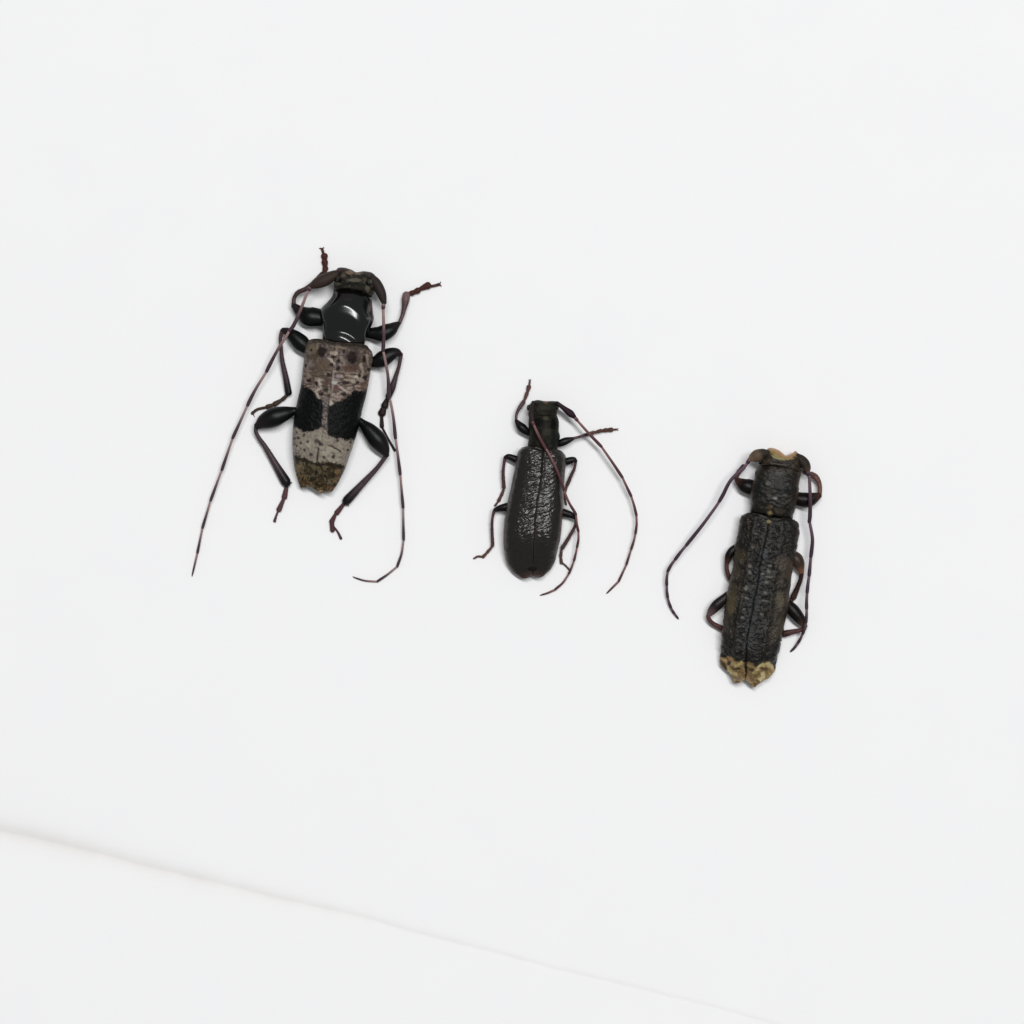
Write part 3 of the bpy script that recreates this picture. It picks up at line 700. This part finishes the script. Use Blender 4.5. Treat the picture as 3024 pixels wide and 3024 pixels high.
leg(b2, [(1644, 1312, 30, 8), (1657, 1308, 31, 11), (1672, 1302, 31, 11), (1690, 1296, 30, 6)], [(1692, 1295, 29, 4.5), (1715, 1289, 26, 4.2), (1740, 1281, 22, 5.5), (1752, 1278, 18, 5.8)],
    [[(1756, 1277, 14, 4), (1774, 1272, 12, 6)], [(1777, 1272, 11, 4), (1790, 1270, 10, 6.5)], [(1791, 1270, 9, 5), (1806, 1269, 8, 7)], [(1808, 1269, 6, 2.6), (1822, 1268, 5, 2.6)]], F2, fem(lin(84, 58, 66), lin(96, 68, 62)), lin(86, 58, 50), [[(1821, 1268, 5, 1.4), (1826, 1265, 4, .8)], [(1821, 1268, 5, 1.4), (1826, 1271, 4, .8)]])
leg(b2, [(1534, 1362, 28, 12), (1519, 1355, 29, 11), (1502, 1349, 29, 9), (1493, 1351, 28, 6.5)], [(1491, 1354, 27, 5), (1487, 1380, 24, 4.5), (1486, 1405, 21, 5), (1488.5, 1440, 16, 5.5)],
    [[(1487, 1447, 11, 4), (1481, 1462, 10, 5)], [(1480, 1464, 9, 4), (1473, 1478, 8, 5.5)], [(1472, 1480, 8, 3), (1462, 1493, 7, 3)]], F2, T2, TA2)
leg(b2, [(1664, 1366, 28, 11), (1680, 1361, 29, 11), (1694, 1358, 29, 9), (1700, 1362, 28, 6)], [(1700, 1365, 27, 4.5), (1696, 1384, 24, 4.2), (1687, 1404, 20, 5), (1675, 1432, 15, 5.5)],
    [[(1673, 1438, 11, 4), (1667, 1454, 9, 5.5)], [(1667, 1456, 9, 4), (1669, 1472, 8, 5.5)], [(1669, 1474, 8, 3), (1672, 1490, 7, 3)]], F2, T2, TA2)
leg(b2, [(1505, 1495, 28, 13), (1492, 1498, 29, 12), (1477, 1501, 29, 10), (1462, 1506, 28, 6.5)], [(1459, 1510, 27, 5), (1454, 1532, 24, 4), (1453, 1560, 20, 4.4), (1455, 1611, 13, 5.2)],
    [[(1452, 1616, 10, 3.6), (1440, 1630, 9, 4.6)], [(1438, 1632, 8, 3.6), (1427, 1644, 8, 5)], [(1424, 1644, 7, 3), (1412, 1643, 6, 3), (1402, 1648, 5, 2.8)]], F2, T2, TA2, [[(1403, 1647, 5, 1.5), (1398, 1652, 4, .8)], [(1403, 1647, 5, 1.5), (1397, 1648, 4, .8)]])
leg(b2, [(1655, 1512, 26, 13), (1670, 1516, 27, 12), (1686, 1521, 27, 10), (1699, 1528, 26, 7)], [(1701, 1534, 25, 5), (1698, 1554, 23, 4.6), (1680, 1587, 18, 5.2), (1661, 1618, 13, 6)],
    [[(1658, 1624, 10, 4), (1656, 1642, 9, 5)], [(1656, 1644, 8, 4), (1658, 1662, 8, 5)], [(1660, 1662, 6, 2.6), (1670, 1670, 6, 2.6), (1682, 1683, 5, 2.8)]], F2, fem(lin(82, 56, 62), lin(78, 64, 54)), lin(84, 66, 60))

# =================================================================== rough bark-like beetle
b3 = thing("longhorn_beetle", "slender rough blackish beetle with pale tan tips to its wing cases", "beetle", GRP, 2245, 1720)
SUT3 = [(2272, 1530), (2263, 1590), (2247, 1661), (2234, 1740), (2222, 1800), (2210, 1865), (2204, 1929), (2202, 1968), (2201, 2006)]
LM3 = [(2197, 1517.5), (2186, 1527), (2182, 1548), (2178, 1575), (2172, 1606), (2167, 1640), (2163, 1680), (2155, 1718), (2147, 1752), (2142, 1780), (2137.5, 1812), (2135.5, 1842), (2132, 1872), (2129, 1903), (2127.5, 1929), (2125.5, 1949), (2127, 1965)]
RM3 = [(2347, 1534), (2358, 1545), (2360.5, 1562), (2357.5, 1596), (2351, 1630), (2345, 1661), (2338, 1700), (2333, 1734), (2330, 1767), (2327, 1800), (2320, 1832), (2315, 1858), (2309, 1882), (2304.5, 1905), (2300, 1929), (2295, 1955), (2290, 1976)]
def paint_elytra3(x, y, u, v, left):
    w = u if left else 1 - u
    n1 = fbm(x / 7, y / 7, 101); n2 = fbm(x / 3.4, y / 3.4, 103, 3); n3 = fbm(x / 18, y / 26, 105)
    p = Paint(x, y, lin(30, 28, 24))
    p.mix(sstep(.48, .62, n1) * .8, lin(50, 43, 35)); p.mix(sstep(.55, .7, n2) * .75, lin(20, 21, 21))
    p.mix(sstep(.55, .9, w) * sstep(.12, .25, v) * (1 - sstep(.8, .9, v)) * .6, lin(34, 37, 38))
    side = (1 - sstep(.3, .55, w)) * sstep(.18, .4, v) * (1 - sstep(.7, .82, v))
    p.mix(side * .6 * sstep(.3, .6, n3), lin(76, 67, 53))
    p.mix(side * sstep(.55, .68, n2) * .5, lin(44, 38, 30))
    p.mix((1 - sstep(.02, .07, w)) * .6, lin(78, 52, 46))
    for c, r, ry, col, k in [((820, 600), 9, 14, lin(12, 12, 16), .9), ((960, 520), 9, 12, lin(58, 66, 64), .6), ((1300, 700), 22, 22, lin(74, 64, 56), .7), ((480, 560), 20, 16, lin(62, 54, 38), .7), ((1270, 1480), 12, 26, lin(88, 81, 66), .7), ((260, 1520), 14, 34, lin(84, 74, 52), .7),
                             ((1050, 1240), 10, 6, lin(18, 18, 18), .8), ((1550, 780), 12, 16, lin(86, 70, 58), .6)]:
        p.dot(K2(c)[0], r, col, k, ry)
    for c, r, ry, rot in [((660, 770), 8, 5, .4), ((650, 900), 5, 9, -.3), ((1060, 760), 6, 4, 0), ((1030, 870), 6, 8, -.4), ((920, 930), 5, 4, 0), ((1060, 990), 14, 3.6, .1), ((1000, 1100), 6, 6, .3), ((960, 1310), 6, 4, .5), ((580, 1220), 5, 9, 0), ((960, 1480), 12, 3, .15),
                          ((590, 1430), 7, 4, .3), ((530, 1650), 5, 4, 0), ((900, 1750), 5, 4, .4), ((510, 1820), 7, 4, .4), ((240, 860), 4, 5, 0), ((710, 380), 6, 3, .4), ((770, 110), 5, 4, 0)]:
        p.dot(K2(c)[0], r, lin(124, 122, 112), .48, ry * .85, rot)  # painted glints: pale specks along the pitted rows
    for c, r, ry, rot in [((890, 570), 4.5, 4.5, 0), ((820, 720), 7, 4, .7), ((770, 870), 8, 4, .3), ((880, 200), 7, 4, .6), ((1240, 480), 7, 4, .4), ((1380, 440), 5, 4, 0), ((1200, 770), 15, 3, .5), ((850, 390), 9, 3, .1), ((1310, 100), 5, 4, 0)]:
        p.dot(K3(c)[0], r, lin(92, 90, 84), .4, ry * .9, rot)  # fainter painted glints towards the tip
    # tan tip with lobed border
    jj = (n1 - .5) * 8
    yt = np.interp(x, [2120, 2132, 2142, 2150, 2158, 2165, 2172, 2186, 2197, 2205, 2214, 2224, 2233, 2240, 2250, 2262, 2272, 2280, 2287, 2295],
                   [1944, 1943, 1942, 1939, 1943, 1950, 1953, 1952, 1956, 1956, 1954, 1960, 1972, 1968, 1961, 1956, 1955, 1961, 1973, 1990])
    tip = sstep(-1.5, 1.5, y - yt + jj * .35)
    p.mix(tip, lin(136, 112, 74)); p.mix(tip * sstep(.45, .62, n1), lin(166, 144, 98)); p.mix(tip * sstep(.58, .7, n2) * .8, lin(84, 66, 40))
    for pts, wd, col in [([(560, 1110), (640, 1170)], 6, lin(150, 122, 86)), ([(640, 1240), (740, 1290), (850, 1220)], 5, lin(190, 170, 116)), ([(530, 1330), (600, 1440), (720, 1480)], 5, lin(186, 172, 124)), ([(400, 1130), (480, 1180)], 4, lin(176, 146, 98)),
                         ([(1170, 1390), (1290, 1290), (1430, 1240), (1540, 1320), (1560, 1390)], 5.5, lin(196, 178, 126)), ([(1330, 1450), (1340, 1540), (1270, 1600)], 6, lin(206, 190, 144)), ([(1440, 1360), (1540, 1420)], 5, lin(150, 122, 84)),
                         ([(680, 1370), (800, 1350)], 3, lin(70, 52, 30)), ([(390, 1180), (500, 1350)], 4.5, lin(62, 46, 32)), ([(1300, 1340), (1400, 1380)], 4, lin(98, 74, 46)), ([(1140, 1520), (1260, 1470)], 4, lin(110, 90, 44)), ([(1150, 1590), (1260, 1650)], 3.5, lin(92, 70, 50)),
                         ([(960, 900), (960, 1300), (940, 1560)], 2.6, lin(28, 22, 20)), ([(930, 1250), (960, 1400)], 3.4, lin(34, 26, 20))]:
        p.line(K3(*pts), wd, col, .9)
    for c, r, ry, col in [((570, 1225), 5.5, 6, lin(30, 20, 16)), ((1070, 1370), 9, 6, lin(52, 40, 26)), ((790, 1580), 12, 6, lin(128, 108, 94)), ((740, 1650), 7, 4, lin(92, 68, 54)), ((1080, 1600), 14, 7, lin(138, 112, 82)), ((1150, 1710), 8, 6, lin(116, 86, 58)), ((830, 1430), 9, 7, lin(132, 106, 74)), ((1050, 1480), 9, 6, lin(136, 112, 80)), ((1320, 1335), 4, 4, lin(84, 62, 44))]:
        p.dot(K3(c)[0], r, col, .85, ry)
    return p.c * (1 - .22 * tip)[:, None]
def rip3(X, Y, w, V):
    cell = np.sin((Y + .25 * X) / 4.6 + 7.0 * (fbm(X / 12, Y / 12, 113) - .5)) ** 2 * sstep(.3, .65, fbm(X / 9, Y / 9, 114, 2))
    row = np.exp(-((w - .72) / .16) ** 2) + .55 * np.exp(-((w - .4) / .1) ** 2)
    ridge = 3.0 * np.exp(-((w - .52) / .07) ** 2) * (1 - sstep(.75, .9, V))
    tip = sstep(.87, .92, V) * (fbm(X / 11, Y / 11, 119, 2) - .5) * 16
    return -row * cell * 5.0 + ridge + tip + (fbm(X / 3.0, Y / 4.5, 117, 2) - .5) * 2.2
z3L = z_elytra(80, 40, True, .55, 2.8, 1.8, .7, 6, 121, .82, .80, rip3)
z3R = z_elytra(80, 40, False, .55, 2.8, 1.8, .7, 6, 123, .82, .80, rip3)
mesh_obj("elytron", [pillow(LM3, SUT3, [(2197, 1517.5), (2214, 1514), (2234, 1517), (2255, 1523), (2272, 1530)], [(2127, 1965), (2145, 1979), (2160, 1995), (2166, 2010), (2173, 2019), (2188, 2015.5), (2201, 2006)], z3L, 14, lambda x, y, u, v: paint_elytra3(x, y, u, v, True), 60, 280, 'R', 7)], M_ROUGH, b3)
mesh_obj("elytron", [pillow(SUT3, RM3, [(2272, 1530), (2295, 1530), (2320, 1530), (2347, 1534)], [(2201, 2006), (2214, 2018.5), (2230, 2029.5), (2240, 2020), (2262, 2007), (2281, 1994), (2290, 1976)], z3R, 14, lambda x, y, u, v: paint_elytra3(x, y, u, v, False), 60, 280, 'L', 7)], M_ROUGH, b3)
mesh_obj("abdomen", [pillow([(2200, 1530), (2190, 1600), (2178, 1680), (2158, 1760), (2147, 1850), (2140, 1930), (2150, 1970)], [(2345, 1545), (2345, 1600), (2328, 1680), (2318, 1760), (2302, 1850), (2286, 1930), (2272, 1980)],
                            [(2200, 1530), (2270, 1530), (2345, 1545)], [(2150, 1970), (2205, 1990), (2272, 1980)], z_body(44, 28), 4, flat_col(lin(30, 26, 22)), 24, 40)], M_LEG, b3)
def paint_pron3(x, y, u, v):
    n1 = fbm(x / 7, y / 7, 131); n2 = fbm(x / 3.4, y / 3.4, 133, 3)
    p = Paint(x, y, lin(34, 31, 25))
    p.mix(sstep(.48, .64, n1) * .8, lin(54, 46, 37)); p.mix(sstep(.55, .7, n2) * .75, lin(20, 22, 22))
    for c, r, ry, col, k in [((900, 640), 16, 9, lin(70, 66, 60), .6), ((1000, 1000), 22, 14, lin(20, 27, 30), .6), ((480, 1000), 20, 26, lin(26, 30, 28), .6), ((1180, 560), 16, 12, lin(64, 54, 42), .6), ((810, 1200), 6, 4, lin(134, 132, 128), .9), ((660, 870), 6, 5, lin(84, 82, 76), .8), ((1020, 1130), 7, 3, lin(84, 82, 78), .7),
                             ((1090, 1150), 5, 3, lin(70, 70, 66), .6), ((700, 1400), 7, 7, lin(82, 66, 48), .8), ((695, 1530), 6.5, 9, lin(126, 114, 78), .85), ((900, 1480), 14, 12, lin(66, 58, 50), .6)]:
        p.dot(K1(c)[0], r, col, k, ry)
    p.mix((1 - sstep(.02, .06, np.minimum(u, 1 - u))) * .6, lin(76, 52, 42))
    return p.c
mesh_obj("pronotum", [pillow(K1((480, 440), (380, 610), (350, 780), (285, 920), (255, 1120), (275, 1300), (250, 1450), (290, 1550)), K1((1370, 560), (1360, 760), (1335, 920), (1332, 1120), (1290, 1320), (1225, 1520), (1200, 1670)),
                             K1((480, 440), (700, 420), (1000, 440), (1200, 480), (1370, 560)), K1((290, 1550), (500, 1570), (800, 1620), (1000, 1660), (1200, 1670)),
                             z_body(80, 38, 2.8, 2.0, .08, .06, ridges=([0, .15, .45, .8, .93, 1], [70, 80, 84, 78, 70, 64]), rough=1.3, scale=5), 14, paint_pron3, 52, 76, None, 6)], M_ROUGH, b3)
mesh_obj("scutellum", [blob(2270, 1541, 68, 10.5, 7, 7, .1, lin(122, 112, 80))], M_ROUGH, b3, "small pale tan shield between the wing cases")
def paint_head3(x, y, u, v):
    n1 = fbm(x / 6, y / 6, 141); n2 = fbm(x / 3, y / 3, 143, 3)
    p = Paint(x, y, lin(50, 43, 34))
    p.mix(sstep(.5, .65, n1) * .7, lin(72, 60, 46)); p.mix(sstep(.56, .7, n2) * .7, lin(28, 25, 21))
    p.line(K1((720, 120), (800, 200), (960, 300), (1130, 300), (1230, 200)), 8, lin(150, 124, 80), .9)
    p.line(K1((720, 100), (880, 160), (980, 240), (1100, 270), (1240, 180)), 5, lin(168, 120, 76), .85)
    p.line(K1((760, 260), (850, 320), (1000, 340)), 3, lin(142, 136, 88), .8)
    p.line(K1((820, 390), (950, 430), (1100, 420)), 4, lin(26, 22, 18), .8)
    p.dot(K1((620, 200))[0], 10, lin(44, 39, 32), .8, 12)
    return p.c
mesh_obj("head", [pillow(K1((620, 135), (540, 260), (470, 390), (480, 520)), K1((1330, 230), (1420, 420), (1420, 560), (1380, 660)),
                         K1((620, 135), (690, 90), (790, 105), (900, 150), (980, 215), (1040, 258), (1110, 240), (1190, 205), (1260, 160), (1330, 230)), K1((480, 520), (700, 500), (1000, 530), (1380, 660)),
                         z_body(80, 38, 2.8, 2.0, .25, .12, rough=1.2, scale=7), 14, paint_head3, 44, 40)], M_ROUGH, b3)
mesh_obj("eye", [blob(2246, 1363, 50, 6, 9, 12, .5, lin(10, 9, 9))], M_EYE, b3)
mesh_obj("eye", [blob(2366, 1372, 50, 6, 10, 12, -.3, lin(10, 9, 9))], M_EYE, b3)
P3 = lin(100, 78, 90); D3 = lin(64, 46, 58)
def scape3(t):
    a = lin(50, 43, 36); b = lin(90, 74, 58); c = lin(112, 90, 72)
    k = sstep(.2, .5, t)[:, None]; k2 = sstep(.75, .95, t)[:, None]
    return (a * (1 - k) + b * k) * (1 - k2) + c * k2
antenna(b3, ZR(K1((640, 210), (540, 220), (420, 265), (320, 310), (265, 345)), [(62, 10), (62, 15), (62, 18.5), (62, 14), (61, 8)]),
        [(2214, 1357, 61), (2208, 1366, 61), [(2190, 1388, 60), (2165, 1408, 58), (2145, 1444, 55), (2124, 1481, 52)], [(2098, 1520, 48), (2070, 1556, 44), (2027, 1610, 38)], [(2008, 1633, 35), (1994, 1652, 32)], [(1981, 1670, 29), (1972, 1687, 27)], [(1969, 1708, 24), (1969, 1728, 22)], [(1969.5, 1746, 19), (1972, 1764, 17)], [(1976, 1780, 14), (1981.5, 1794, 12)], [(1986, 1803, 10), (1991, 1811, 8)], (2004, 1828, 4)],
        5.6, 3.4, scape3, P3, D3, 1.12)
antenna(b3, ZR(K1((1290, 280), (1380, 350), (1460, 440), (1510, 540), (1530, 610)), [(60, 10), (61, 14), (62, 15), (62, 12), (61, 7)]),
        [(2385, 1391, 61), (2389, 1402, 61), [(2391, 1424, 62), (2392.5, 1471, 64), (2392.5, 1512, 58), (2390, 1541, 54)], [(2396, 1566, 50), (2399.5, 1600, 46), (2394.5, 1644, 42)], [(2392, 1672, 40), (2389.5, 1700, 40)], [(2386, 1725, 42), (2383.5, 1750, 44)], [(2382, 1775, 50), (2382, 1798, 54)], [(2382, 1815, 56), (2380, 1838, 50)], [(2375, 1860, 38), (2370, 1872, 30)], [(2364, 1886, 20), (2357, 1898, 14)], [(2347, 1912, 8), (2334, 1925, 4)]],
        5.8, 4.0, fem(lin(46, 39, 32), lin(78, 64, 52)), P3, D3, 1.12)
F3 = fem(lin(22, 17, 16), lin(64, 42, 34)); T3 = fem(lin(86, 56, 54), lin(60, 38, 34)); TA3 = lin(84, 56, 52)
leg(b3, [(2228, 1440, 28, 20), (2214, 1438, 29, 23), (2200, 1434, 29, 22), (2186, 1425, 28, 15), (2178, 1418, 27, 9)], [(2175, 1414, 24, 7), (2176, 1404, 24, 7), (2184, 1392, 22, 7.5), (2196, 1378, 16, 8)], None, F3, T3, TA3)
leg(b3, [(2354, 1472, 28, 20), (2370, 1476, 29, 22), (2388, 1476, 29, 22), (2404, 1470, 29, 17), (2418, 1463, 28, 10)],
    [(2420, 1460, 27, 7), (2421.5, 1445, 26, 6.5), (2419, 1426, 25, 7), (2409, 1410, 23, 9.5), (2396, 1400, 20, 8)], [[(2391, 1399, 12, 6), (2378, 1392, 10, 8)]], F3, fem(lin(104, 70, 64), lin(92, 66, 60)), TA3)
leg(b3, [(2178, 1616, 28, 12), (2164, 1626, 29, 13), (2153, 1641, 29, 12), (2147.5, 1660, 28, 8)], [(2146, 1664, 27, 7), (2146.5, 1682, 24, 6.5), (2153, 1704, 20, 7), (2164, 1720, 15, 8)], [[(2168, 1728, 11, 6), (2178, 1745, 9, 8)]], F3, T3, TA3)
leg(b3, [(2340, 1640, 28, 17), (2352, 1652, 30, 20), (2360, 1668, 30, 17), (2366, 1688, 29, 9)], [(2367, 1692, 28, 7), (2364, 1712, 25, 6.5), (2354, 1738, 20, 7.5), (2343, 1763, 15, 10)], [[(2340, 1768, 11, 7), (2330, 1782, 9, 8)]], fem(lin(60, 48, 40), lin(108, 74, 58)), fem(lin(52, 32, 28), lin(62, 46, 38)), TA3)
leg(b3, [(2150, 1756, 28, 11), (2136, 1770, 30, 14), (2117, 1787, 30, 16), (2102, 1804, 29, 13), (2094, 1815, 27, 8)], [(2091, 1819, 26, 6.5), (2094, 1829, 24, 6.5), (2106, 1842, 20, 7), (2130, 1855, 15, 8.5), (2142, 1862, 12, 8)], [[(2146, 1866, 9, 6), (2160, 1880, 8, 7)]], fem(lin(36, 28, 30), lin(96, 76, 80)), T3, TA3)
leg(b3, [(2325, 1782, 28, 14), (2340, 1800, 30, 19), (2356, 1820, 30, 18), (2369, 1836, 29, 14), (2377, 1850, 27, 8)], [(2376, 1856, 25, 6.5), (2360, 1862, 23, 6.5), (2340, 1866, 20, 8), (2316, 1872, 15, 10.5)], [[(2308, 1874, 11, 7), (2290, 1880, 9, 8)]], fem(lin(24, 18, 17), lin(78, 62, 54)), T3, TA3)
